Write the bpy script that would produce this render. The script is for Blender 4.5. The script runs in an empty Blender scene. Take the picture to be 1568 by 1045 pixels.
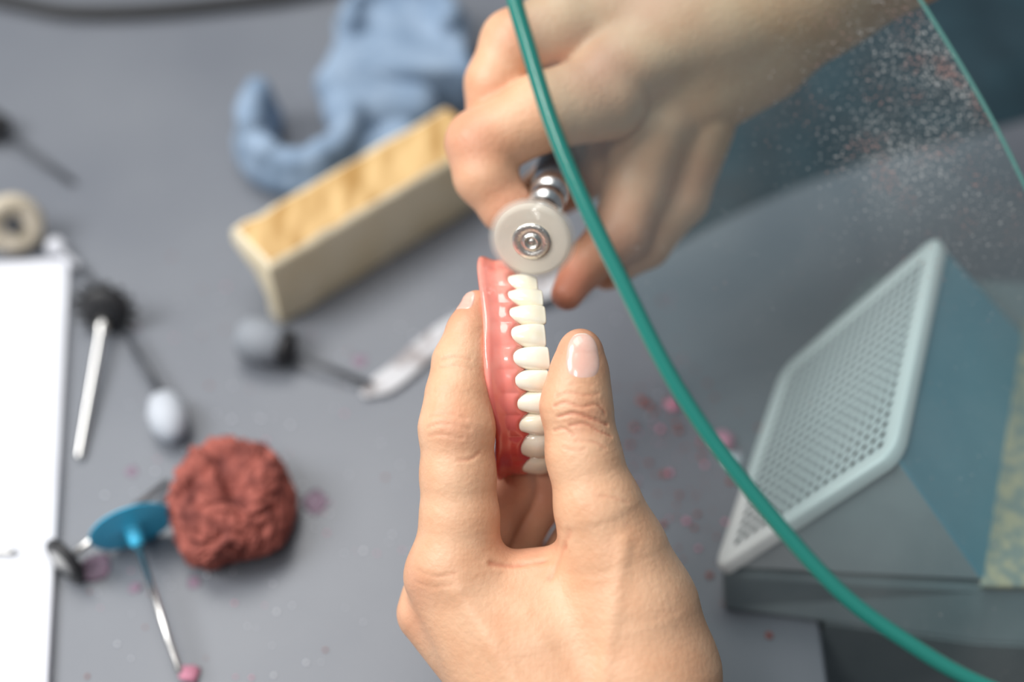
import bpy, math, random, bmesh
import numpy as np
from mathutils import Vector, Matrix, noise
random.seed(4)
U=0.01  # script lengths are centimetres
TILT=math.radians(36.87)
G=(0,-8.04,10.72)

# ---------------------------------------------------------------- helpers
def link(o,parent=None):
    bpy.context.scene.collection.objects.link(o)
    if parent: o.parent=parent
    return o
def empty(name,loc=(0,0,0),rot=(0,0,0)):
    e=bpy.data.objects.new(name,None); e.empty_display_size=0.01
    e.location=[c*U for c in loc]; e.rotation_euler=rot
    return link(e)
def held(name): return empty(name,G,(TILT,0,0))
def mk(name,verts,faces,mats,parent=None,smooth=True,fm=None,bevel=0,sub=0,loc=None):
    me=bpy.data.meshes.new(name)
    v=np.asarray(verts,dtype=float)*U
    me.from_pydata(v.tolist(),[],[list(map(int,f)) for f in faces])
    if not isinstance(mats,(list,tuple)): mats=[mats]
    for m in mats: me.materials.append(m)
    if fm is not None: me.polygons.foreach_set('material_index',fm)
    me.polygons.foreach_set('use_smooth',[smooth]*len(me.polygons))
    me.update()
    o=link(bpy.data.objects.new(name,me),parent)
    if loc: o.location=[c*U for c in loc]
    if bevel:
        b=o.modifiers.new('b','BEVEL'); b.width=bevel*U; b.segments=3; b.limit_method='ANGLE'; b.angle_limit=math.radians(25)
    if sub:
        s=o.modifiers.new('s','SUBSURF'); s.levels=sub; s.render_levels=sub
    return o
def merge(parts):
    V=[];F=[];M=[];n=0
    for v,f,m in parts:
        V+= [tuple(x) for x in v]; F+=[[i+n for i in q] for q in f]; M+=[m]*len(f); n+=len(v)
    return V,F,M
def lathe(prof,o,axis,seg=40):
    q=Vector((0,0,1)).rotation_difference(Vector(axis).normalized()); o=Vector(o)
    V=[];F=[]
    for r,z in prof:
        for i in range(seg):
            a=2*math.pi*i/seg
            V.append(tuple(o+q@Vector((r*math.cos(a),r*math.sin(a),z))))
    n=len(prof)
    for j in range(n-1):
        for i in range(seg):
            k=(i+1)%seg
            F.append([j*seg+i,j*seg+k,(j+1)*seg+k,(j+1)*seg+i])
    F.append(list(range(seg))[::-1]); F.append([(n-1)*seg+i for i in range(seg)])
    return V,F
def box(x0,x1,y0,y1,z0,z1):
    V=[(x0,y0,z0),(x1,y0,z0),(x1,y1,z0),(x0,y1,z0),(x0,y0,z1),(x1,y0,z1),(x1,y1,z1),(x0,y1,z1)]
    return V,[[3,2,1,0],[4,5,6,7],[0,1,5,4],[1,2,6,5],[2,3,7,6],[3,0,4,7]]
def prism(poly,z0,z1,poly0=None):
    n=len(poly); p0=poly0 or poly; V=[(x,y,z0) for x,y in p0]+[(x,y,z1) for x,y in poly]
    F=[list(range(n))[::-1],list(range(n,2*n))]+[[i,(i+1)%n,n+(i+1)%n,n+i] for i in range(n)]
    return V,F
def spline(pts,n=12):
    P=[np.array(p,float) for p in pts]; P=[2*P[0]-P[1]]+P+[2*P[-1]-P[-2]]; out=[]
    for i in range(1,len(P)-2):
        for k in range(n):
            t=k/n; a,b,c,d=P[i-1:i+3]
            out.append(.5*((2*b)+(c-a)*t+(2*a-5*b+4*c-d)*t*t+(3*b-a-3*c+d)*t**3))
    out.append(P[-2]); return out
def tube(pts,r,seg=14):
    V=[];F=[];n=len(pts)
    for i,p in enumerate(pts):
        a=Vector(pts[min(i+1,n-1)])-Vector(pts[max(i-1,0)]); a.normalize()
        up=Vector((0,0,1)) if abs(a.z)<.9 else Vector((0,1,0))
        s=a.cross(up).normalized(); t=s.cross(a)
        rr=r[i] if isinstance(r,(list,tuple)) else r
        for k in range(seg):
            an=2*math.pi*k/seg
            V.append(tuple(Vector(p)+s*rr*math.cos(an)+t*rr*math.sin(an)))
    for i in range(n-1):
        for k in range(seg):
            m=(k+1)%seg; F.append([i*seg+k,i*seg+m,(i+1)*seg+m,(i+1)*seg+k])
    F.append(list(range(seg))[::-1]); F.append([(n-1)*seg+k for k in range(seg)])
    return V,F
# signed distance modelling
def cap(p,a,b):
    a_=np.array(a[:3],np.float32); b_=np.array(b[:3],np.float32); ba=b_-a_; pa=p-a_
    h=np.clip((pa@ba)/max(float(ba@ba),1e-6),0,1)
    d=pa-h[:,None]*ba
    return np.sqrt(np.einsum('ij,ij->i',d,d))-(a[3]+(b[3]-a[3])*h)
def smin(a,b,k):
    h=np.maximum(k-np.abs(a-b),0)/k
    return np.minimum(a,b)-h*h*k*.25
def chain(p,pts,k=.25):
    d=None
    for a,b in zip(pts[:-1],pts[1:]):
        c=cap(p,a,b); d=c if d is None else smin(d,c,k)
    return d
def wob(p,s,ph=0):
    return (np.sin(p[:,0]*s+ph+1.3*np.sin(p[:,1]*s*.7))+np.sin(p[:,1]*s*1.2+2*ph+1.1*np.sin(p[:,2]*s))+np.sin(p[:,2]*s*1.1+1.7+1.2*np.sin(p[:,0]*s*.8)))/3
def grad(f,v,e=.01):
    g=np.zeros_like(v)
    for i in range(3):
        d=np.zeros(3,v.dtype); d[i]=e
        g[:,i]=(f(v+d)-f(v-d))/(2*e)
    return g
def nets(f,lo,hi,h):
    ax=[np.arange(lo[i],hi[i]+h,h,dtype=np.float32) for i in range(3)]
    nx,ny,nz=map(len,ax); val=np.empty((nx,ny,nz),np.float32)
    YZ=np.stack(np.meshgrid(ax[1],ax[2],indexing='ij'),-1).reshape(-1,2)
    step=8
    for i in range(0,nx,step):
        xs=ax[0][i:i+step]
        P=np.empty((len(xs),len(YZ),3),np.float32); P[:,:,0]=xs[:,None]; P[:,:,1:]=YZ[None]
        val[i:i+step]=f(P.reshape(-1,3)).reshape(len(xs),ny,nz)
    for s in (0,-1):
        val[s]=np.maximum(val[s],.01); val[:,s]=np.maximum(val[:,s],.01); val[:,:,s]=np.maximum(val[:,:,s],.01)
    ins=val<0
    C=[(a,b,c) for a in (0,1) for b in (0,1) for c in (0,1)]
    cnt=np.zeros((nx-1,ny-1,nz-1),np.int8)
    for a,b,c in C: cnt+=ins[a:nx-1+a,b:ny-1+b,c:nz-1+c]
    act=(cnt>0)&(cnt<8); I=np.argwhere(act); idx=-np.ones(act.shape,np.int64); idx[act]=np.arange(len(I))
    acc=np.zeros((len(I),3)); num=np.zeros(len(I))
    for a in C:
        for k in range(3):
            if a[k]: continue
            b=list(a); b[k]=1
            va=val[I[:,0]+a[0],I[:,1]+a[1],I[:,2]+a[2]]; vb=val[I[:,0]+b[0],I[:,1]+b[1],I[:,2]+b[2]]
            m=(va<0)!=(vb<0); t=np.where(m,va/np.where(m,va-vb,1),0)
            pos=np.array(a,float)[None].repeat(len(I),0); pos[:,k]=t
            acc+=pos*m[:,None]; num+=m
    V=(I+acc/num[:,None])*h+np.array(lo)
    Fs=[]
    for k in range(3):
        u,w=(k+1)%3,(k+2)%3
        sl=[slice(None)]*3; s2=[slice(None)]*3; sl[k]=slice(0,-1); s2[k]=slice(1,None)
        E=np.argwhere(ins[tuple(sl)]!=ins[tuple(s2)])
        E=E[(E[:,u]>0)&(E[:,w]>0)&(E[:,u]<ins.shape[u]-1)&(E[:,w]<ins.shape[w]-1)]
        def c(du,dw):
            e=E.copy(); e[:,u]+=du; e[:,w]+=dw; return idx[e[:,0],e[:,1],e[:,2]]
        q=np.stack([c(-1,-1),c(0,-1),c(0,0),c(-1,0)],1)
        fl=~ins[E[:,0],E[:,1],E[:,2]]
        q[fl]=q[fl][:,::-1]; Fs.append(q)
    F=np.concatenate(Fs)
    V=V.astype(np.float64)
    for _ in range(3):
        g=grad(f,V); d=f(V); n2=(g*g).sum(1)+1e-6
        st=g*(d/n2)[:,None]; L=np.linalg.norm(st,axis=1); st*=np.minimum(1,h/np.maximum(L,1e-9))[:,None]
        V=V-st
    g=grad(f,V); N=g/(np.linalg.norm(g,axis=1)[:,None]+1e-9)
    return V,F,N

# ---------------------------------------------------------------- materials
def mat(name,col,rough=.5,metal=0,col2=None,nscale=100,ndetail=4,lo=.4,hi=.6,bump=0,bscale=400,sss=0,coat=0,stretch=None,spec=.5,attr=None,attrcol=None,alpha=None,sr=(1,.35,.2)):
    m=bpy.data.materials.new(name); m.use_nodes=True; nt=m.node_tree; N=nt.nodes; L=nt.links
    b=N['Principled BSDF']; b.inputs['Base Color'].default_value=(*col,1); b.inputs['Roughness'].default_value=rough
    b.inputs['Metallic'].default_value=metal; b.inputs['Specular IOR Level'].default_value=spec
    if coat: b.inputs['Coat Weight'].default_value=coat; b.inputs['Coat Roughness'].default_value=.08
    if sss:
        b.inputs['Subsurface Weight'].default_value=sss; b.inputs['Subsurface Radius'].default_value=sr; b.inputs['Subsurface Scale'].default_value=.004
    tc=N.new('ShaderNodeTexCoord'); mp=N.new('ShaderNodeMapping'); L.new(tc.outputs['Object'],mp.inputs[0])
    if stretch: mp.inputs['Scale'].default_value=stretch[:3]; mp.inputs['Rotation'].default_value=(0,0,stretch[3] if len(stretch)>3 else 0)
    out=None
    if col2:
        n=N.new('ShaderNodeTexNoise'); n.inputs['Scale'].default_value=nscale; n.inputs['Detail'].default_value=ndetail
        L.new(mp.outputs[0],n.inputs['Vector'])
        r=N.new('ShaderNodeMapRange'); r.inputs[1].default_value=lo; r.inputs[2].default_value=hi; L.new(n.outputs['Fac'],r.inputs[0])
        x=N.new('ShaderNodeMixRGB'); x.inputs[1].default_value=(*col,1); x.inputs[2].default_value=(*col2,1); L.new(r.outputs[0],x.inputs[0]); out=x.outputs[0]
    if attr:
        a=N.new('ShaderNodeAttribute'); a.attribute_name=attr
        x2=N.new('ShaderNodeMixRGB'); L.new(a.outputs['Fac'],x2.inputs[0]); x2.inputs[2].default_value=(*attrcol,1)
        if out: L.new(out,x2.inputs[1])
        else: x2.inputs[1].default_value=(*col,1)
        out=x2.outputs[0]
    if out: L.new(out,b.inputs['Base Color'])
    if bump:
        n=N.new('ShaderNodeTexNoise'); n.inputs['Scale'].default_value=bscale; n.inputs['Detail'].default_value=6
        L.new(mp.outputs[0],n.inputs['Vector'])
        bp=N.new('ShaderNodeBump'); bp.inputs['Strength'].default_value=bump; bp.inputs['Distance'].default_value=.0005
        L.new(n.outputs['Fac'],bp.inputs['Height']); L.new(bp.outputs[0],b.inputs['Normal'])
    if alpha is not None: b.inputs['Alpha'].default_value=alpha
    return m
SKIN=mat('skin',(.75,.455,.285),.44,col2=(.69,.375,.22),nscale=90,lo=.35,hi=.7,bump=.42,bscale=650,sss=.12,attr='tint',attrcol=(.56,.17,.105),spec=.38)
NAIL=mat('nail',(.80,.47,.38),.2,sss=.1,coat=.4,col2=(.84,.55,.46),nscale=150)
NAILTIP=mat('nail_tip',(.86,.72,.62),.25,sss=.1)
GUM=mat('gum_acrylic',(.90,.27,.215),.18,col2=(.93,.37,.30),nscale=120,lo=.3,hi=.7,sss=.3,coat=1.0,attr='lower_shade',attrcol=(.55,.03,.03))
TOOTH=mat('tooth_acrylic',(.90,.81,.63),.16,sss=.2,coat=.7,sr=(1,.8,.6),col2=(.93,.87,.73),nscale=150)
STEEL=mat('steel',(.72,.71,.69),.28,1)
STEEL2=mat('steel_brushed',(.78,.74,.68),.36,1,bump=.3,bscale=1500)
BLACK=mat('black_rubber',(.02,.02,.022),.5)
DKGREY=mat('dark_grey_plastic',(.06,.065,.075),.45)
DESK=mat('desk_laminate',(.145,.157,.182),.34,col2=(.178,.19,.213),nscale=14,lo=.3,hi=.7,bump=.15,bscale=600)
WHITE=mat('white_plastic',(.70,.715,.76),.5,col2=(.64,.65,.70),nscale=20)
PTGREY=mat('polishing_point_grey',(.50,.53,.58),.6)
BLUE=mat('blue_plastic',(.06,.55,.85),.35)
RED=mat('red_plaster',(.36,.10,.075),.85,col2=(.13,.028,.022),nscale=150,ndetail=9,lo=.42,hi=.66,bump=1.0,bscale=260)
PLAST=mat('blue_plaster',(.27,.36,.48),.8,col2=(.19,.27,.38),nscale=70,bump=.6,bscale=260)
WAXS=mat('compound_side',(.84,.74,.54),.5,col2=(.78,.66,.44),nscale=35,bump=.4,bscale=150)
WAXT=mat('compound_top',(.70,.47,.21),.6,col2=(.40,.22,.06),nscale=110,ndetail=6,lo=.40,hi=.66,bump=.9,bscale=160,stretch=(1,.3,1,.4))
GREYRUB=mat('grey_rubber',(.25,.27,.30),.65,bump=.3)
FELT=mat('felt',(.60,.53,.43),.9,col2=(.46,.40,.30),nscale=200,bump=.6)
def spinmat(nm,col,al): return mat(nm,col,.7,col2=tuple(c*.93 for c in col),nscale=60,alpha=al)
WHEEL=spinmat('spinning_felt',(.95,.87,.74),.58)
FR=[spinmat('spinning_felt_fringe_%d'%i,(.96,.90,.80),a) for i,a in enumerate((.20,.13,.08))]
PINK=mat('pink_acrylic_dust',(.66,.26,.36),.6)
BROWN=mat('brown_red_shaving',(.30,.07,.05),.7)
CLOTH_SHADE=mat('sleeve_and_arm_shade',(.010,.032,.045),.85,col2=(.016,.048,.065),nscale=40,bump=.5,bscale=1500)  # sleeve fabric, also colours the sheet standing in for arm shade
PLG=mat('grey_plastic',(.40,.43,.44),.35,col2=(.35,.38,.39),nscale=30)
PLGD=mat('grey_plastic_base',(.23,.27,.28),.3,col2=(.19,.23,.24),nscale=30)
PLGL=mat('light_grey_plastic',(.64,.65,.64),.35)
PLGM=mat('grille_sheet',(.50,.52,.52),.4)
TEAL=mat('teal_plastic',(.19,.42,.51),.4,col2=(.21,.45,.54),nscale=30,bump=.1)
DUSTY=mat('yellow_dust',(.46,.40,.27),.95,col2=(.25,.28,.25),nscale=220,lo=.4,hi=.6,bump=.9,bscale=900)
GEDGE=mat('green_glass_edge',(.02,.21,.17),.2,coat=.4)
GEDGE2=mat('green_glass_edge_thin',(.10,.26,.23),.2,coat=.5)

def glass():
    m=bpy.data.materials.new('shield_glass'); m.use_nodes=True; nt=m.node_tree; N=nt.nodes; L=nt.links
    for n in list(N): N.remove(n)
    out=N.new('ShaderNodeOutputMaterial'); tr=N.new('ShaderNodeBsdfTransparent'); tr.inputs[0].default_value=(.70,.84,.85,1)
    gl=N.new('ShaderNodeBsdfGlossy'); gl.inputs['Roughness'].default_value=.05
    m1=N.new('ShaderNodeMixShader'); m1.inputs[0].default_value=.04; L.new(tr.outputs[0],m1.inputs[1]); L.new(gl.outputs[0],m1.inputs[2])
    tc=N.new('ShaderNodeTexCoord')
    def mr(src,a,b,c,d):
        r=N.new('ShaderNodeMapRange'); r.inputs[1].default_value=a; r.inputs[2].default_value=b; r.inputs[3].default_value=c; r.inputs[4].default_value=d; L.new(src,r.inputs[0]); return r.outputs[0]
    def ma(op,a,b):
        r=N.new('ShaderNodeMath'); r.operation=op
        for i,s in enumerate((a,b)):
            if isinstance(s,(int,float)): r.inputs[i].default_value=s
            else: L.new(s,r.inputs[i])
        return r.outputs[0]
    n=N.new('ShaderNodeTexNoise'); n.inputs['Scale'].default_value=18; n.inputs['Detail'].default_value=3; n.inputs['Distortion'].default_value=.8; L.new(tc.outputs['Object'],n.inputs['Vector'])
    haze=mr(n.outputs['Fac'],.35,.75,.02,.10)
    vd=N.new('ShaderNodeVectorMath'); vd.operation='DISTANCE'; L.new(tc.outputs['Object'],vd.inputs[0]); vd.inputs[1].default_value=(.110,.060,.04)
    reg=mr(vd.outputs['Value'],.0,.06,1,0)
    n2=N.new('ShaderNodeTexNoise'); n2.inputs['Scale'].default_value=1300; n2.inputs['Detail'].default_value=2; L.new(tc.outputs['Object'],n2.inputs['Vector'])
    n3=N.new('ShaderNodeTexNoise'); n3.inputs['Scale'].default_value=60; L.new(tc.outputs['Object'],n3.inputs['Vector'])
    th=ma('ADD',n2.outputs['Fac'],ma('MULTIPLY',ma('MULTIPLY',reg,n3.outputs['Fac']),.34))
    sp=mr(th,.71,.75,0,.65)
    fac=ma('MAXIMUM',haze,sp)
    n4=N.new('ShaderNodeTexNoise'); n4.inputs['Scale'].default_value=120; L.new(tc.outputs['Object'],n4.inputs['Vector'])
    cr=N.new('ShaderNodeMixRGB'); cr.inputs[1].default_value=(.52,.52,.51,1); cr.inputs[2].default_value=(.42,.25,.22,1); L.new(ma('MULTIPLY',mr(n4.outputs['Fac'],.5,.6,0,1),mr(sp,0,.3,0,1)),cr.inputs[0])
    df=N.new('ShaderNodeBsdfDiffuse'); L.new(cr.outputs[0],df.inputs[0])
    m2=N.new('ShaderNodeMixShader'); L.new(fac,m2.inputs[0]); L.new(m1.outputs[0],m2.inputs[1]); L.new(df.outputs[0],m2.inputs[2])
    L.new(m2.outputs[0],out.inputs[0]); return m
GLASS=glass()

# ---------------------------------------------------------------- desk / room
poly=[(-70,-28),(9.7,-28),(9.8,-10.4),(60,-10.4),(60,60),(-70,60)]
v,f=prism(poly,-3,0); mk('desk',v,f,DESK,smooth=False,bevel=.12)
v,f=box(-200,200,-200,200,-77,-75); mk('floor',v,f,mat('floor_vinyl',(.05,.05,.055),.6,col2=(.07,.07,.075),nscale=5),smooth=False)
WALL=mat('wall_paint',(.62,.63,.65),.8,col2=(.58,.59,.61),nscale=6)
for nm,b in (('wall_back',(-200,200,200,206,-77,190)),('wall_front',(-200,200,-206,-200,-77,190)),('wall_left',(-206,-200,-206,206,-77,190)),('wall_right',(200,206,-206,206,-77,190))):
    v,f=box(*b); mk(nm,v,f,WALL,smooth=False)

# ---------------------------------------------------------------- left hand (holds the denture)
IDX=[(-.97,.98,-.75,.43),(-1.16,.25,-.45,.60),(-1.38,-.6,-.25,.76),(-1.48,-1.5,.0,.84),(-1.50,-2.35,.15,1.0),(-1.46,-3.6,.15,.98),(-1.42,-4.8,.1,1.04),(-1.5,-6.0,.05,1.2)]
THB=[(1.82,-.27,.72,.60),(1.79,-.9,.68,.72),(1.72,-1.75,.67,.89),(1.90,-3.0,.72,.94),(2.33,-4.5,.75,1.12),(2.72,-5.7,.5,1.42),(3.1,-7.2,.3,1.85),(3.4,-9.0,.3,2.15),(3.2,-12,.6,2.3)]
MID=[(-2.2,-7.2,-1.0,.9),(-1.0,-5.6,-2.0,.85),(.0,-4.35,-2.75,.72),(.1,-2.6,-3.1,.60)]
RNG=[(-1.5,-8.2,-2.0,.85),(-.2,-6.3,-3.0,.8),(.85,-4.6,-3.1,.70),(.85,-3.0,-3.3,.58)]
PNK=[(-.8,-9.2,-2.4,.8),(.6,-7.4,-3.6,.7),(1.8,-5.9,-3.5,.6),(2.1,-4.8,-3.2,.5)]
def lh(p):
    idx=chain(p,IDX,.3); th=chain(p,THB,.4)
    palm=cap(p,(-1.5,-6.1,.0,1.15),(.9,-10.5,.4,1.7))
    palm=smin(palm,cap(p,(-2.02,-6.45,-.05,.92),(-.3,-9.5,.2,1.2)),.35)
    palm=smin(palm,cap(p,(-2.35,-7.55,-.75,.86),(1.1,-10.8,.1,1.3)),.30)
    palm=smin(palm,cap(p,(-1.7,-8.3,-1.9,.9),(1.6,-11.5,-.6,1.5)),.5)
    palm=smin(palm,cap(p,(-.9,-6.75,-.2,.95),(2.2,-6.6,-.1,1.15)),.6)
    palm=smin(palm,cap(p,(1.0,-8.3,.1,1.7),(2.2,-12.5,.8,2.2)),.9)
    palm=smin(palm,cap(p,(2.0,-12,.7,2.3),(2.4,-18,4.5,2.5)),.9)
    d=smin(palm,idx,.45); d=smin(d,th,.6)
    for c,k in ((MID,.12),(RNG,.1),(PNK,.1)): d=smin(d,chain(p,c,.3),k)
    return d+.025*wob(p,1.7)
V,F,N=nets(lh,(-3.7,-14.2,-4.7),(6.4,1.6,4.2),.055)
def grooves(V,N,gs):
    off=np.zeros(len(V)); tt=np.zeros(len(V))
    for pts,dep,w in gs:
        pts=spline(pts,6); d=np.full(len(V),9.)
        for a,b in zip(pts[:-1],pts[1:]):
            ba=b-a; h=np.clip(((V-a)@ba)/(ba@ba),0,1); d=np.minimum(d,np.linalg.norm((V-a)-h[:,None]*ba,axis=1))
        off-=dep*np.exp(-(d/w)**2)-dep*.2*np.exp(-((d-w*2)/w)**2)
        tt=np.maximum(tt,min(1,dep*22)*np.exp(-(d/w)**2))
    return V+N*off[:,None],tt
def onsurf(f,x,y,z0=6,step=-1):
    p=np.array([[x,y,z0]],float)
    for _ in range(80):
        d=float(f(p)[0])
        if d<.002: break
        p[0,2]+=step*d*.8
    return tuple(p[0])
def sg(f,pts): return [onsurf(f,x,y) for x,y in pts]
gs=[]
for pts,dep,w in [
  ([(1.10,-1.70),(1.4,-1.60),(1.8,-1.72),(2.2,-1.66),(2.45,-1.9)],.035,.04),
  ([(1.2,-1.98),(1.6,-1.88),(2.0,-2.0),(2.5,-2.2)],.050,.045),
  ([(1.5,-2.2),(1.9,-2.16),(2.25,-2.34),(2.6,-2.5)],.040,.04),
  ([(1.15,-1.45),(1.5,-1.35),(1.9,-1.42),(2.25,-1.38)],.022,.04),
  ([(1.1,-2.35),(1.35,-2.28),(1.6,-2.46)],.03,.04),
  ([(1.65,-2.6),(2.1,-2.62),(2.45,-2.8)],.02,.04),
  ([(1.5,-1.15),(1.8,-1.1),(2.1,-1.16)],.012,.04),
  ([(1.3,-2.75),(1.6,-2.85),(1.9,-2.8)],.012,.04),
  ([(-.85,-2.95),(-1.1,-3.12),(-1.4,-3.15)],.02,.05),
  ([(-2.2,-2.0),(-1.8,-1.92),(-1.2,-2.05)],.018,.045),
  ([(-2.25,-2.28),(-1.8,-2.18),(-1.1,-2.33)],.022,.045),
  ([(-2.2,-2.52),(-1.9,-2.46),(-1.3,-2.56)],.018,.045),
  ([(-1.9,-.5),(-1.6,-.42),(-1.1,-.5)],.018,.04),
  ([(-1.95,-.72),(-1.6,-.65),(-1.05,-.75)],.014,.04),
  ([(-.55,-5.9),(.1,-6.0),(.8,-5.9),(1.4,-5.4)],.035,.08),
  ([(1.5,-5.0),(1.3,-5.6),(1.0,-6.3)],.02,.10),
  ([(-2.5,-6.1),(-2.0,-6.2),(-1.5,-6.1)],.012,.05),
  ([(-2.6,-6.4),(-2.1,-6.5),(-1.6,-6.4)],.012,.05),
  ([(2.2,-4.0),(2.6,-4.05),(3.0,-4.2)],.012,.05)]:
    gs.append((sg(lh,pts),dep,w))
V0=V; V,tg=grooves(V,N,gs)
for a,b,h,w in [((-1.4,-6.6,1.3),(1.2,-10.5,2),.08,.3),((.4,-7.2,1),(2.2,-9.8,2),.05,.18),((2.9,-5.2,1.5),(2.2,-9.5,2.2),.06,.22)]:
    a=np.array(a);b=np.array(b);ba=b-a; t=np.clip(((V-a)@ba)/(ba@ba),0,1); d=np.linalg.norm(((V-a)-t[:,None]*ba)[:,:2],axis=1)
    V+=N*(h*np.exp(-(d/w)**2)*(N[:,2]>0))[:,None]
def setattr_(o,name,t):
    at=o.data.attributes.new(name,'FLOAT','POINT'); at.data.foreach_set('value',np.asarray(t,np.float32))
def tint(o,V,spots,extra=None):
    t=np.zeros(len(V))
    for c,r,s in spots: t=np.maximum(t,s*np.exp(-(np.linalg.norm(V-np.array(c),axis=1)/r)**2))
    if extra is not None: t=np.maximum(t,extra*.7)
    setattr_(o,'tint',t)
LH=held('left_hand')
o=mk('hand_skin',V,F,SKIN,LH)
tint(o,V0,[((1.83,-.2,.8),.9,.45),((-1.0,.9,-.6),.9,.5),((1.9,-2.0,1.4),.55,.38),((-1.5,-2.3,1),.6,.28),((-2.4,-7.5,-.4),.8,.38),((-2.2,-6.4,.4),.8,.35),((.5,-5.3,.3),.9,.42),((0,-4.3,-2.4),1.6,.5),((.9,-4.3,-2.6),1.6,.55),((.9,-1.9,.4),.6,.35),((-.6,-1.5,-.2),.7,.35)],tg)
def nail(name,f,c,u,n,hw,hl,parent,sq=2.6,lift=.03):
    u=Vector(u).normalized(); n=Vector(n).normalized(); v_=n.cross(u).normalized(); u=v_.cross(n); c=Vector(c)
    Vs=[];Fs=[];R=14;S=48;fm=[]
    pts=[(0,0,0)]
    for i in range(1,R+1):
        for k in range(S):
            a=2*math.pi*k/S; ca,sa=math.cos(a),math.sin(a); q=(abs(ca)**sq+abs(sa)**sq)**(-1/sq)
            pts.append((i/R*q*ca,i/R*q*sa,i/R))
    P=np.array([list(c+u*x*hw+v_*y*hl) for x,y,r in pts])
    for _ in range(14):
        g=grad(f,P); d=f(P); n2=(g*g).sum(1)+1e-3
        st=g*(d/n2)[:,None]; l=np.linalg.norm(st,axis=1); P=P-st*np.minimum(1,.15/np.maximum(l,1e-9))[:,None]
    g=grad(f,P); g/=np.linalg.norm(g,axis=1)[:,None]+1e-9
    Vs=[tuple(P[i]+g[i]*(lift*(1-pts[i][2]**8)-.012+.03*max(0,pts[i][1]-.6))) for i in range(len(pts))]
    for k in range(S): Fs.append([0,1+k,1+(k+1)%S]); fm.append(0)
    for i in range(R-1):
        for k in range(S):
            a=1+i*S; Fs.append([a+k,a+S+k,a+S+(k+1)%S,a+(k+1)%S])
            fm.append(1 if pts[a+k][1]>.80 and i>R-6 else 0)
    return mk(name,Vs,Fs,[NAIL,NAILTIP],parent,fm=fm)
nail('thumb_nail',lh,(1.86,-.30,1.36),(1,0,-.12),(.10,.16,1),.56,.72,LH)
nail('index_nail',lh,(-1.2,1.0,-.5),(.45,.1,.6),(-.75,.35,.45),.28,.38,LH)
def sl(p): return chain(p,[(2.2,-13.2,1.3,2.9),(2.5,-18,5.3,3.4),(3.5,-30,17,4.4)],.5)
V,F,N=nets(sl,(-3,-36,-4),(9,-11.5,22.5),.35)
mk('sleeve',V,F,CLOTH_SHADE,LH)

# ---------------------------------------------------------------- denture
DN=held('denture')
YC=-.85; ZC=-2.9; R0=3.1
bd=[2.20,1.895,1.467,1.023,.489,-.133,-.774,-1.397,-2.0,-2.59,-3.30,-3.78]
ph=[math.asin(max(-.99,min(.99,(b-YC)/R0))) for b in bd]
phs=np.array(ph[::-1]); un=np.arange(len(phs))
def lean(y): return .08-.085*(y+.75)
def gum(p):
    x=p[:,0]-lean(p[:,1]); dy=p[:,1]-YC; dz=p[:,2]-ZC; phi=np.arctan2(dy,dz); r=np.hypot(dy,dz)
    u=np.interp(phi,phs,un); fr=u-np.floor(u); pap=np.abs(2*fr-1)
    endb=np.exp(-((phi-1.2)/.25)**2)
    xmax=.07+.24*pap**2.2+.10*np.clip((phi-1.08)/.2,0,1); xmin=-.76-.06*np.sin(phi*2.6+.9)-.05*np.cos(phi*6+.5)-.08*endb-.12*np.exp(-((phi+.95)/.3)**2)
    xc=(xmax+xmin)/2; hx=(xmax-xmin)/2
    ht=.30+.05*(1-pap**2)*np.clip(1-np.abs(x+.1)/.45,0,1)+.24*np.clip((-x-.3)/.45,0,1)**1.3-.08*np.clip((x-.05)/.25,0,1)+.14*endb
    q0=np.abs(r-2.85)-ht+.22; q1=np.abs(x-xc)-hx+.22
    d=np.hypot(np.maximum(q0,0),np.maximum(q1,0))+np.minimum(np.maximum(q0,q1),0)-.22
    e=(np.abs(phi-.15)-1.50)*2.8
    h=np.maximum(.5-np.abs(d-e),0)/.5
    return (np.maximum(d,e)+h*h*.5*.25)*.8
V,F,N=nets(gum,(-1.7,-4.7,-3.7),(1.2,2.9,.9),.042)
o=mk('gum_base',V,F,GUM,DN); setattr_(o,'lower_shade',np.clip((-.6-V[:,1])/2.6,0,.85))  # shading of the lower gum painted in as deeper red
parts=[]
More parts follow.
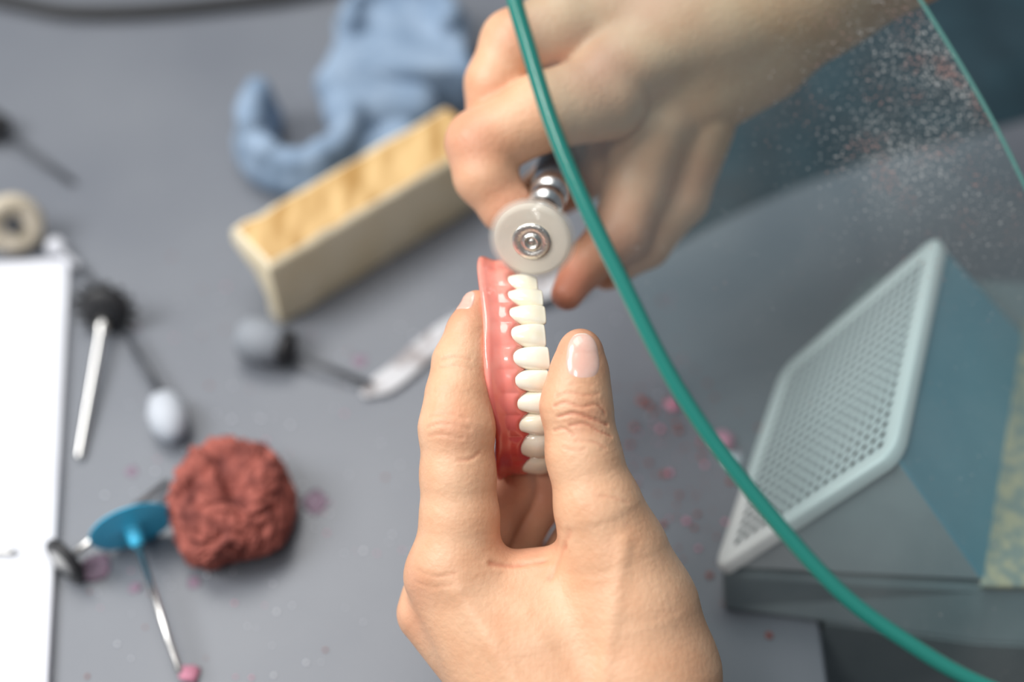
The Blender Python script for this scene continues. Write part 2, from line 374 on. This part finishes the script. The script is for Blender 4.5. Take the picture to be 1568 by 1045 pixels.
for i in range(1,len(bd)-1):
    p1,p0=ph[i],ph[i+1]; pc=(p0+p1)/2; W=3.0*(p1-p0)/2*1.05
    post=abs(pc-.02)>.75; L=.95 if not post else .87
    L+= [0,-.03,0,.03,-.03,.02,-.04,.03,-.01,0,0,0][i]
    tw=[0,.05,-.03,.06,-.04,.04,-.06,.03,.03,0,0,0][i]
    T=Vector((0,math.cos(pc+tw),-math.sin(pc+tw))); Nn=Vector((0,math.sin(pc),math.cos(pc)))
    ts=[0,.12,.25,.4,.55,.72,.86,.95,1.0]; wf=[.56,.72,.85,.94,.99,1.0,.985,.95,.84]
    th=[.20,.24,.28,.29,.26,.21,.16,.12,.07] if not post else [.24,.28,.31,.33,.33,.32,.29,.24,.16]
    Vt=[];Ft=[];S=24
    for t,w,h in zip(ts,wf,th):
        c=-.08+t*(L+.08)
        outer=3.14+.09*math.sin(math.pi*min(1,t*1.05))-(.05*max(0,t-.7)/.3)
        for k in range(S):
            a=2*math.pi*k/S; ca,sa=math.cos(a),math.sin(a)
            q=(abs(ca)**2.4+abs(sa)**2.4)**(-1/2.4)
            r=outer-h+q*sa*h; P=Nn*r+T*(q*ca*W*w)
            y=P.y+YC; Vt.append((c+lean(y),y,P.z+ZC))
    for j in range(len(ts)-1):
        for k in range(S):
            m=(k+1)%S; Ft.append([j*S+k,j*S+m,(j+1)*S+m,(j+1)*S+k])
    Ft.append(list(range(S))[::-1]); Ft.append([(len(ts)-1)*S+k for k in range(S)])
    parts.append((Vt,Ft,0))
v,f,m=merge(parts); mk('teeth',v,f,TOOTH,DN,sub=2)

# ---------------------------------------------------------------- polishing handpiece
HP=held('polishing_handpiece')
WC=Vector((.57,2.83,-.85)); AX=Vector((.17,.50,-.85)).normalized()
v,f=lathe([(.45,-.13),(.95,-.14),(1.05,-.10),(1.08,0),(1.05,.10),(.95,.14),(.45,.13)],WC,AX,72); mk('felt_wheel',v,f,WHEEL,HP)
for i,(r,tk) in enumerate(((1.14,.15),(1.20,.16),(1.26,.17))):
    v,f=lathe([(.9,-tk),(r-.1,-tk),(r-.02,-tk*.6),(r,0),(r-.02,tk*.6),(r-.1,tk),(.9,tk)],WC,AX,72); mk('wheel_fringe_%d'%i,v,f,FR[i],HP)
v,f=lathe([(.0,-.19),(.09,-.20),(.10,-.15),(.15,-.15),(.16,-.25),(.20,-.26),(.23,-.22),(.25,-.18),(.33,-.18),(.36,-.21),(.52,-.20),(.56,-.16),(.56,.13),(.5,.15),(.2,.2)],WC,AX,56); mk('hub_screw',v,f,STEEL2,HP)
v,f=lathe([(.14,.1),(.14,1.2),(.28,1.25),(.42,1.35),(.45,1.9),(.40,1.95),(.40,2.05),(.52,2.1),(.54,2.6),(.47,2.65),(.47,2.75),(.58,2.8),(.60,3.6),(.56,3.65)],WC,AX,48); mk('chuck',v,f,STEEL,HP)
v,f=lathe([(.56,3.6),(.62,3.8),(.66,5),(.6,5.1),(.64,5.2),(.66,7)],WC,AX,48); mk('handpiece_body',v,f,DKGREY,HP)

# ---------------------------------------------------------------- right hand (holds handpiece)
RM=[(2.8,7.4,-4.2,1.35),(.9,6.8,-3.6,1.15),(-.90,5.85,-3.6,1.05),(-.8,4.9,-3.5,.92),(-.2,4.0,-3.6,.76),(.3,3.6,-3.9,.6)]
RI=[(4.0,9.8,-5.0,1.4),(1.6,9.6,-4.6,1.2),(.1,9.0,-4.4,1.02),(-.5,7.8,-4.4,.9),(-.6,6.9,-4.5,.8)]
RR=[(4.4,6.8,-5.5,1.3),(3.9,4.9,-5.8,1.05),(3.3,3.3,-5.2,.88),(2.2,2.3,-4.6,.68),(1.65,1.4,-4.1,.50)]
RP=[(5.8,6.8,-6.2,1.2),(5.3,4.6,-6.6,.95),(4.2,3.1,-6.4,.8),(3.0,2.2,-6.0,.6)]
RT=[(6.0,8.8,-7.5,1.4),(3.5,6.2,-8.0,1.1),(1.5,5.0,-7.2,.9),(.6,4.4,-6.2,.75)]
def rh(p):
    d=cap(p,(3.4,8.7,-5.2,1.9),(8.8,11.3,-5.5,2.55)); d=smin(d,cap(p,(8.8,11.3,-5.5,2.5),(20,17.6,-6,3.3)),1.)
    d=smin(d,cap(p,(4.8,7.3,-5.9,1.5),(7.7,9.3,-6.4,1.9)),.7)
    d=smin(d,cap(p,(2.9,7.9,-4.1,1.2),(5.5,9.5,-4.6,1.2)),.3)
    for c,k in ((RI,.3),(RR,.3),(RP,.2),(RT,.4)): d=smin(d,chain(p,c,.25),k*.6)
    return smin(d,chain(p,RM,.25),.15)+.03*wob(p,1.5)
V,F,N=nets(rh,(-2.5,.5,-10.5),(21,21.5,-1.5),.13)
RH=held('right_hand'); o=mk('hand_skin',V,F,SKIN,RH)
tint(o,V,[((-1.2,5.8,-3),1.0,.5),((0,4,-3.2),1.0,.45),((1.6,1.6,-4),1.5,.8),((3.2,3,-5),1.9,.6),((-.4,7,-4.2),.9,.55),((2.6,8.0,-3),1.1,.45),((.2,9.2,-3.6),.8,.35),((4,10.2,-3.5),1.2,.3),((5,5,-5.5),1.8,.35)])
def sl2(p): return chain(p,[(17,16.8,-5.9,3.7),(24,20.8,-6.2,4.4),(34,26,-6.5,5)],.5)
V,F,N=nets(sl2,(10,9,-13),(40,32,0),.45); mk('sleeve',V,F,CLOTH_SHADE,RH)

# ---------------------------------------------------------------- glass shield
GS=held('glass_shield'); ZG=4.0
le=[(-.75,13),(-.25,10.5),(.0,8.6),(.38,7.2),(.97,5.28),(1.68,3.53),(2.63,1.55),(3.98,-1.07),(5.65,-3.45),(7.87,-6.0),(9.8,-7.45),(11.5,-8.4),(14,-9.3)]
re=[(6.6,13),(8.3,10.8),(9.94,8.3),(11.4,5.9),(12.5,3.75),(13.7,1.15),(15,-2.5),(15.6,-6),(15.2,-8.3),(14,-9.3)]
L1=[p for p in spline(le,8)]; R1=[p for p in spline(re,8)]
outl=[tuple(p) for p in L1]+[tuple(p) for p in R1[::-1][1:]]
mk('glass_sheet',[(x,y,ZG) for x,y in outl],[list(range(len(outl)))],GLASS,GS,smooth=False)
v,f=tube([(p[0],p[1],ZG) for p in L1],.20); mk('polished_edge',v,f,GEDGE,GS)
v,f=tube([(p[0],p[1],ZG) for p in R1],.05); mk('thin_edge',v,f,GEDGE2,GS)

# ---------------------------------------------------------------- dust extractor
DE=empty('dust_extractor')
A=np.array((6.5,-10.35,2.0));B=np.array((9.4,-2.9,2.0));C=np.array((14.1,-.4,6.0));D=np.array((11.3,-8.7,6.0))
E=np.array((14.6,-10.8,2.0));Fp=np.array((17.9,-1.2,2.0))
top=[(6.5,-10.4),(14.6,-10.85),(22,-11.2),(24,1),(13,1.8),(9.3,-2.9)]
bot=[(6.7,-10.8),(14.6,-12.0),(22,-12.4),(24,1),(13,1.8),(9.5,-2.9)]
v,f=prism(top,0.02,1.78,bot); mk('base',v,f,PLGD,DE,smooth=False,bevel=.2)
v,f=prism([(9.95,-11.28),(14.6,-11.98),(22,-12.38),(22,-10.6),(9.95,-10.6)],-9,.05); mk('collector_box',v,f,PLGD,DE,smooth=False)
nrm=np.cross(B-A,D-A); nrm/=np.linalg.norm(nrm); nrm=-nrm if nrm[2]<0 else nrm
v=[tuple(x) for x in (A,B,C,D,E,Fp)]+[(13.0,-.2,2.0)]
f=[[0,3,4],[3,2,5,4],[1,6,2],[6,5,2],[0,4,5,6,1]]
mk('hood_shell',v,f,[PLG,TEAL],DE,smooth=False,fm=[0,1,0,0,0],bevel=.12)
v,f=prism([(14.4,-11.0),(22,-11.1),(24,1),(18,-.6)],1.8,2.1); mk('side_ledge',v,f,DUSTY,DE,smooth=False,bevel=.1)
def Q(u,w,h=0): return tuple((1-u)*(1-w)*A+(1-u)*w*B+u*w*C+u*(1-w)*D+nrm*h)
Vg=[];Fg=[];fmg=[];nu,nw=17,20; u0,u1,w0,w1=.06,.94,.05,.95
for i in range(nu):
    for j in range(nw):
        a0=u0+(u1-u0)*i/nu; a1=u0+(u1-u0)*(i+1)/nu; b0=w0+(w1-w0)*j/nw; b1=w0+(w1-w0)*(j+1)/nw
        b=len(Vg); am,bm_=(a0+a1)/2,(b0+b1)/2; S=12
        ring=[];ou=[]
        for k in range(S):
            t=2*math.pi*k/S+math.pi/4; c,s=math.cos(t),math.sin(t)
            ring.append((am+c*(a1-a0)*.32,bm_+s*(b1-b0)*.28)); q=1/max(abs(c),abs(s)); ou.append((am+c*q*(a1-a0)*.5,bm_+s*q*(b1-b0)*.5))
        for x,y in ou: Vg.append(Q(x,y,.14))
        for x,y in ring: Vg.append(Q(x,y,.14))
        for x,y in ring: Vg.append(Q(x,y,.11))
        for k in range(S):
            m_=(k+1)%S
            Fg.append([b+k,b+m_,b+S+m_,b+S+k]); Fg.append([b+S+k,b+S+m_,b+2*S+m_,b+2*S+k]); fmg+=[0,1]
mk('grille',Vg,Fg,[PLGM,BLACK],DE,smooth=False,fm=fmg)
ng=16; Vc_=[Q(.03+.94*i/ng,.03+.94*j/ng,.10) for i in range(ng+1) for j in range(ng+1)]
mk('grille_cavity',Vc_,[[i*(ng+1)+j,(i+1)*(ng+1)+j,(i+1)*(ng+1)+j+1,i*(ng+1)+j+1] for i in range(ng) for j in range(ng)],BLACK,DE,smooth=False)
def rr(u0,u1,w0,w1,rad,n=6,m=10):
    cs=[(u1-rad,w1-rad,0),(u0+rad,w1-rad,90),(u0+rad,w0+rad,180),(u1-rad,w0+rad,270)]
    out=[]
    for i,(cu,cw,a0) in enumerate(cs):
        for k in range(n+1):
            t=math.radians(a0+90*k/n); out.append((cu+rad*math.cos(t),cw+rad*math.sin(t)))
        nx_=cs[(i+1)%4]; t=math.radians(a0+90); e=(nx_[0]+rad*math.cos(t),nx_[1]+rad*math.sin(t)); s=out[-1]
        for k in range(1,m): out.append((s[0]+(e[0]-s[0])*k/m,s[1]+(e[1]-s[1])*k/m))
    return out
o1=rr(-.03,1.03,-.02,1.02,.08); i1=rr(u0,u1,w0,w1,.03)
n=len(o1); Vf=[Q(x,y,-.25) for x,y in o1]+[Q(x,y,.12) for x,y in o1]+[Q(x*.96+.02,y*.975+.0125,.24) for x,y in o1]+[Q(x,y,.145) for x,y in i1]
Ff=[]
for l in range(3):
    for k in range(n): m_=(k+1)%n; Ff.append([l*n+k,l*n+m_,(l+1)*n+m_,(l+1)*n+k])
mk('grille_frame',Vf,Ff,PLGL,DE,smooth=True)

# ---------------------------------------------------------------- compound bar
CB=empty('polishing_compound_bar',(-8.5,.7,0)); d=np.array((.77,.64));nn=np.array((-.64,.77))
prof=[(0,0),(0,1.2),(.05,3.1),(.25,3.32),(2.35,3.25),(2.65,3.0),(2.65,2.45),(2.2,2.15),(1.3,1.9),(.95,1.3),(.8,0)]
sec=16;Vb=[];Fb=[];fm=[]; n=len(prof)
for s in range(sec+1):
    t=s/sec*9.8
    for k,(a,z) in enumerate(prof):
        jx=.09*noise.noise((t*1.3,k*.9,0)); jz=.10*noise.noise((t*1.1,k*.7,5)) if z>0 else 0
        jt=(.18*noise.noise((k*1.3,2,8))-(.12 if z>3.1 else 0)) if s==0 else 0
        p=d*(t-jt)+nn*(a+jx); Vb.append((p[0],p[1],z+jz))
for s in range(sec):
    for k in range(n):
        m_=(k+1)%n; Fb.append([s*n+k,(s+1)*n+k,(s+1)*n+m_,s*n+m_][::-1]); fm.append(1 if k==3 else 0)
Fb.append(list(range(n))[::-1]); Fb.append([sec*n+k for k in range(n)]); fm+=[0,0]
mk('bar',Vb,Fb,[WAXS,WAXT],CB,smooth=True,fm=fm,bevel=.14)

# ---------------------------------------------------------------- plaster models
def arch_pts(cx,cy,rx,ry,a0,a1,n,z,rot=0):
    o=[]
    for i in range(n):
        a=math.radians(a0+(a1-a0)*i/(n-1)); x,y=rx*math.cos(a),ry*math.sin(a); r=math.radians(rot)
        o.append((cx+x*math.cos(r)-y*math.sin(r),cy+x*math.sin(r)+y*math.cos(r),z))
    return o
ap=arch_pts(-8.4,9.7,1.95,2.1,150,385,15,1.3,0)
def pm1(p):
    d=None
    for i,(a,b) in enumerate(zip(ap[:-1],ap[1:])):
        hh=1.75+ (.5 if i<4 else 0)-(.3 if 5<i<9 else 0)
        c=cap(p,(*a[:2],.6,.80),(*b[:2],.6,.80)); c=smin(c,cap(p,(*a[:2],hh,.58),(*a[:2],1.0,.7)),.2); d=c if d is None else smin(d,c,.15)
    d=smin(d,cap(p,(-6.6,10.9,1.2,1.1),(-4.0,11.2,1.0,1.0)),.3); d=smin(d,cap(p,(-7.0,11.8,1.6,1.0),(-5,12.2,1.2,1.0)),.3)
    d=smin(d,cap(p,(-6.2,8.6,.6,.6),(-4.4,9.8,.6,.7)),.2)
    return np.maximum(d+.07*wob(p,2.6),-p[:,2]+.01)
V,F,N=nets(pm1,(-12.5,5.5,-.3),(-2,15,3.6),.13); mk('plaster_dental_model',V,F,PLAST)
ap2=arch_pts(-4.6,14.8,2.1,1.7,-20,200,12,3)
def pm2(p):
    q=np.stack([np.abs(p[:,0]+4.6)-2.3+.20*(p[:,1]-14),np.abs(p[:,1]-14.2)-2.1,np.abs(p[:,2]-1.3)-.9],1)
    d=np.linalg.norm(np.maximum(q,0),axis=1)+np.minimum(q.max(1),0)-.35
    for a in ap2: d=smin(d,cap(p,(a[0],a[1],2.2,.7),(a[0],a[1],2.9,.4)),.25)
    return d+.12*wob(p,2.0,1)
V,F,N=nets(pm2,(-8.7,10.5,-.1),(-.6,18.2,4),.13); mk('plaster_dental_model.001',V,F,PLAST)
v,f,m=merge([(*lathe([(.5,0),(.55,.1),(.55,2.2),(.35,2.5),(.2,4.5)],(0,0,.56),(.8,-.5,0)),0)]); mk('black_bur_holder',v,f,BLACK,loc=(-1.7,14.4,0))

# ---------------------------------------------------------------- red putty lump
bm=bmesh.new(); bmesh.ops.create_icosphere(bm,subdivisions=7,radius=1)
for vv in bm.verts:
    c=vv.co.normalized(); q=Vector(c)
    w1=Vector((noise.noise(q*1.5),noise.noise(q*1.5+Vector((7,0,0))),noise.noise(q*1.5+Vector((0,9,0)))))*.6
    qq=q+w1
    n1=noise.noise(q*1.1+Vector((3,1,7)))
    st=Vector((qq.x*1.0+qq.y*2.0,qq.y*.7-qq.x*1.0,qq.z*1.3))
    r=1+.22*n1+.15*min(.5,abs(noise.noise(st*1.4+Vector((2,2,2))))*2)-.06+.045*abs(noise.noise(st*3.6+Vector((5,1,2))))*2+.03*noise.noise(q*8)+.022*noise.noise(q*19)+.010*noise.noise(q*45)
    m4=(abs(c.x)**3+abs(c.y)**3+abs(c.z)**3)**(-1/3); r*=1+.35*(m4-1)
    x,y,z=c.x*r*1.90,c.y*r*2.15,c.z*r*1.45
    z=max(z,-1.1)
    if z>0: z-=.50*math.exp(-((x-.1+.5*y)**2)/.15)*max(0,1-abs(y)/1.6); z-=.35*math.exp(-((x+.9-.8*y)**2)/.08)*max(0,1-abs(y+.2)/1.2); z-=.3*math.exp(-((y-.9+.3*x)**2)/.06)*max(0,1-abs(x)/1.3)
    vv.co=Vector((x,y,z+1.1))*U
me=bpy.data.meshes.new('red_putty_lump'); bm.to_mesh(me); bm.free(); me.materials.append(RED)
for p in me.polygons: p.use_smooth=True
o=link(bpy.data.objects.new('red_putty_lump',me)); o.location=(-.0920,-.0738,0)

# ---------------------------------------------------------------- rotary tools on desk
def tool(name,parts_):
    v,f,m=merge([(a,b,i) for i,(a,b,_) in enumerate(parts_)]); return mk(name,v,f,[x[2] for x in parts_],fm=m)
dc=Vector((-12.3,-8.4,1.25)); ax=(Vector((-10.15,-13.25,.75))-dc); n_=ax.normalized()
a1=lathe([(.05,-.12),(.6,-.10),(1.25,.0),(1.37,.03),(1.38,.07),(1.25,.06),(.4,.05),(.3,.1),(.24,.6),(.2,.75),(.12,.8)],dc,n_)
a2=lathe([(.115,.7),(.115,ax.length-.05),(.06,ax.length)],dc,n_,20)
tool('blue_polishing_disc',[(*a1,BLUE),(*a2,STEEL)])
wc=Vector((-14.35,-9.45,.82)); ax=Vector((-11.6,-6.2,.35))-wc
q=-ax.normalized()
tool('rubber_wheel_mandrel',[(*lathe([(.5,-.15),(.78,-.15),(.84,-.08),(.84,.08),(.78,.15),(.5,.15)],wc,q),BLACK),(*lathe([(.5,-.2),(.52,.0),(.5,.18),(.2,.22),(.15,.3),(.05,.3)],wc,q),mat('hub_grey',(.4,.4,.4),.4)),(*lathe([(.12,0),(.12,ax.length)],wc,-q,16),STEEL)])
bv,bf=lathe([(.3,0),(.85,.05),(.9,.3),(.85,.45),(.3,.55)],(-14.8,1.0,.85),(.0,-1,.35)); bp_=[(bv,bf,0)]
qb=Vector((0,0,1)).rotation_difference(Vector((0,-1,.35)).normalized())
for k in range(14):
    a=2*math.pi*k/14; c0=Vector((-14.8,1.0,.85))+qb@Vector((.75*math.cos(a),.75*math.sin(a),.27)); dr=qb@Vector((math.cos(a),math.sin(a),0))
    bp_.append((*lathe([(.16,0),(.13,.4),(.03,.46)],c0,dr,8),0))
bp_.append((*lathe([(.25,.4),(.22,.9),(.14,1.0),(.14,6),(.08,6.1)],(-14.85,.9,.75),(.0,-1,-.1),20),1))
v,f,m=merge(bp_); mk('black_brush_mandrel',v,f,[BLACK,STEEL],fm=m)
tool('white_polishing_point',[(*lathe([(.2,0),(.5,.15),(.68,.7),(.66,1.3),(.4,1.8),(.1,1.95)],(-12.25,-2.9,.66),(.36,-.9,0)),PTGREY),(*lathe([(.13,0),(.13,3.3)],(-12.2,-2.9,.66),(-.5,.78,.0),16),DKGREY)])
tool('grey_polishing_cone',[(*lathe([(.5,0),(.75,.2),(.82,.9),(.7,1.6),(.5,1.75)],(-9.8,-.35,.82),(.93,-.30,0)),GREYRUB),(*lathe([(.62,0),(.62,.25),(.2,.45)],(-8.2,-.85,.75),(.93,-.3,-.02)),BLACK),(*lathe([(.11,0),(.11,3.3)],(-8.0,-.95,.7),(.9,-.36,-.13),16),DKGREY)])
tool('dark_bur',[(*lathe([(.3,0),(.6,.2),(.6,1.0),(.3,1.3)],(-21.6,10.9,.6),(.8,-.6,0)),BLACK),(*lathe([(.11,0),(.11,4.2)],(-20.8,10.3,.55),(.8,-.6,-.1),16),DKGREY)])
tool('felt_ring',[(*lathe([(.42,-.3),(.9,-.42),(1.1,-.3),(1.15,0),(1.1,.3),(.9,.42),(.42,.3),(.3,.1),(.3,-.1)],(-18.9,4.7,1.16),(.35,-.8,.45)),FELT),(*lathe([(.25,-.45),(.25,.45),(.1,.5)],(-18.9,4.7,1.16),(.35,-.8,.45)),DKGREY)])
tool('steel_mandrel',[(*lathe([(.35,0),(.35,.4),(.13,.5),(.13,1.6)],(-17.5,4.3,.42),(.72,-.68,-.0)),WHITE),(*lathe([(.12,1.5),(.12,3.0)],(-17.5,4.3,.42),(.72,-.68,-.1),16),DKGREY)])
bp=[(-16.8,3.7),(-14.25,-13.4),(-12.9,-22),(-34,-26),(-36,2.2)]
v,f=prism(bp,.0,.35); mk('white_mixing_board',v,f,WHITE,smooth=False,bevel=.06)
tool('steel_bur',[(*lathe([(.09,0),(.12,.2),(.12,4.5)],(-16.15,-8.95,.47),(-1,.05,0),16),STEEL)])
sp=spline([(-5.3,-2.5,.06),(-4.2,-1.7,.1),(-2.4,.2,.14),(0,1.6,.3),(2.5,2.6,.5)],6)
Vs=[];Fs=[]
for i,p in enumerate(sp):
    dr=(sp[min(i+1,len(sp)-1)]-sp[max(i-1,0)]); dr/=np.linalg.norm(dr); sd=np.array((-dr[1],dr[0],0)); w=.15+.32*min(1,i/4)
    for s,z in ((-1,0),(1,0),(1,.14),(-1,.14)): q_=p+sd*w*s; Vs.append((q_[0],q_[1],p[2]+z))
for i in range(len(sp)-1):
    for k in range(4): m_=(k+1)%4; Fs.append([i*4+k,i*4+m_,(i+1)*4+m_,(i+1)*4+k])
Fs+= [[3,2,1,0],[(len(sp)-1)*4+k for k in range(4)]]
mk('spatula',Vs,Fs,mat('spatula_white',(.56,.56,.58),.5,col2=(.32,.29,.29),nscale=120,lo=.5,hi=.6),smooth=False,bevel=.04)
v,f=tube(spline([(-30,21,.36),(-22.6,18.7,.36),(-18.8,17.8,.36),(-13.1,18.3,.36),(-7.6,19.8,.36),(-3,24,.36),(0,30,.36)],8),.36); mk('power_cable',v,f,BLACK)
# dark rumpled sheet, put in for the right arm's shade on the desk
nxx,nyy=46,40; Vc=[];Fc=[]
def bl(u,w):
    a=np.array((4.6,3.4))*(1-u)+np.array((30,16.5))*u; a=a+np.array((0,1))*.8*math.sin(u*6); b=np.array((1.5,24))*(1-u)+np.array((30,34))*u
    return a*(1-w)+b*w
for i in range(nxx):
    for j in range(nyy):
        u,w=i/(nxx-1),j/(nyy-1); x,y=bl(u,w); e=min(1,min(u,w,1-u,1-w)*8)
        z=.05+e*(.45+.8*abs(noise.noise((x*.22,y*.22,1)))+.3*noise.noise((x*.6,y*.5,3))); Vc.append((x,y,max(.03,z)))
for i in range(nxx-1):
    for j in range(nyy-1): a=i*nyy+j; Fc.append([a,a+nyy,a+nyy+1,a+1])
mk('sleeve_and_arm_shade',Vc,Fc,CLOTH_SHADE,sub=1)
# debris
parts=[];random.seed(11)
def crumb(x,y,r,m,fl=.5):
    b=bmesh.new(); bmesh.ops.create_icosphere(b,subdivisions=2,radius=1)
    vs=[]
    for vv in b.verts:
        c=vv.co; s=1+.5*noise.noise(c*1.5+Vector((x*9,y*7,0)))
        vs.append((x+c.x*r*s,y+c.y*r*s,r*fl+c.z*r*fl*.98))
    fs=[[q.index for q in ff.verts] for ff in b.faces]; b.free(); parts.append((vs,fs,m))
for i in range(130):
    crumb(random.gauss(6.0,1.3),random.gauss(-5,2.6),random.choice((.03,.03,.05,.05,.08,.11)),random.choice((0,0,0,1)))
for i in range(300):
    crumb(random.uniform(-14,6),random.uniform(-13.5,5),random.choice((.02,.03,.04,.055)),random.choice((1,2,2,2,0)))
crumb(5.7,-2.9,.22,1);crumb(4.6,-2.7,.16,0);crumb(7.3,-4.4,.4,1,.3);crumb(7.6,-5.2,.35,2,.3);crumb(-10.0,-13.0,.33,1,.4)
for x,y,r in ((-6.6,-6.8,.42),(-7.9,-7.2,.5),(-8.4,-6.2,.35),(-13.6,-9.3,.5),(-5.5,-.9,.25),(-12.2,-10,.2),(-13.0,-5.6,.2),(-10.3,-9.8,.22)): crumb(x,y,r,3,.03)
v,f,m=merge(parts); mk('acrylic_shavings',v,f,[BROWN,PINK,WHITE,mat('pink_stain',(.24,.16,.22),.6)],fm=m)

# ---------------------------------------------------------------- light / world / camera
w=bpy.data.worlds.new('w'); bpy.context.scene.world=w; w.use_nodes=True
bg=w.node_tree.nodes['Background']; bg.inputs[0].default_value=(.76,.87,1,1); bg.inputs[1].default_value=.29
def area(name,loc,tgt,size,power,col):
    l=bpy.data.lights.new(name,'AREA'); l.size=size; l.energy=power; l.color=col
    o=link(bpy.data.objects.new(name,l)); o.location=loc; o.rotation_euler=(Vector(tgt)-Vector(loc)).to_track_quat('-Z','Y').to_euler()
area('window_light',(-.72,-.12,.80),(0,-.05,.05),.45,9.5,(1,.99,.975))
area('ceiling_light',(-.25,.38,1.15),(0,0,0),.7,9,(1,.98,.95))
area('added_glint_light',(-.22,-.42,.72),(0,-.07,.08),.14,1.3,(1,.98,.95))  # unseen light added for glints on teeth, gum and hand
cam=bpy.data.cameras.new('camera'); co=link(bpy.data.objects.new('camera',cam)); bpy.context.scene.camera=co
co.location=(0,-.312,.416); co.rotation_euler=(TILT,0,0); cam.lens=50; cam.sensor_width=36; cam.clip_start=.01
cam.dof.use_dof=True; cam.dof.focus_distance=.382; cam.dof.aperture_fstop=3.2
bpy.context.scene.view_settings.view_transform='Standard'
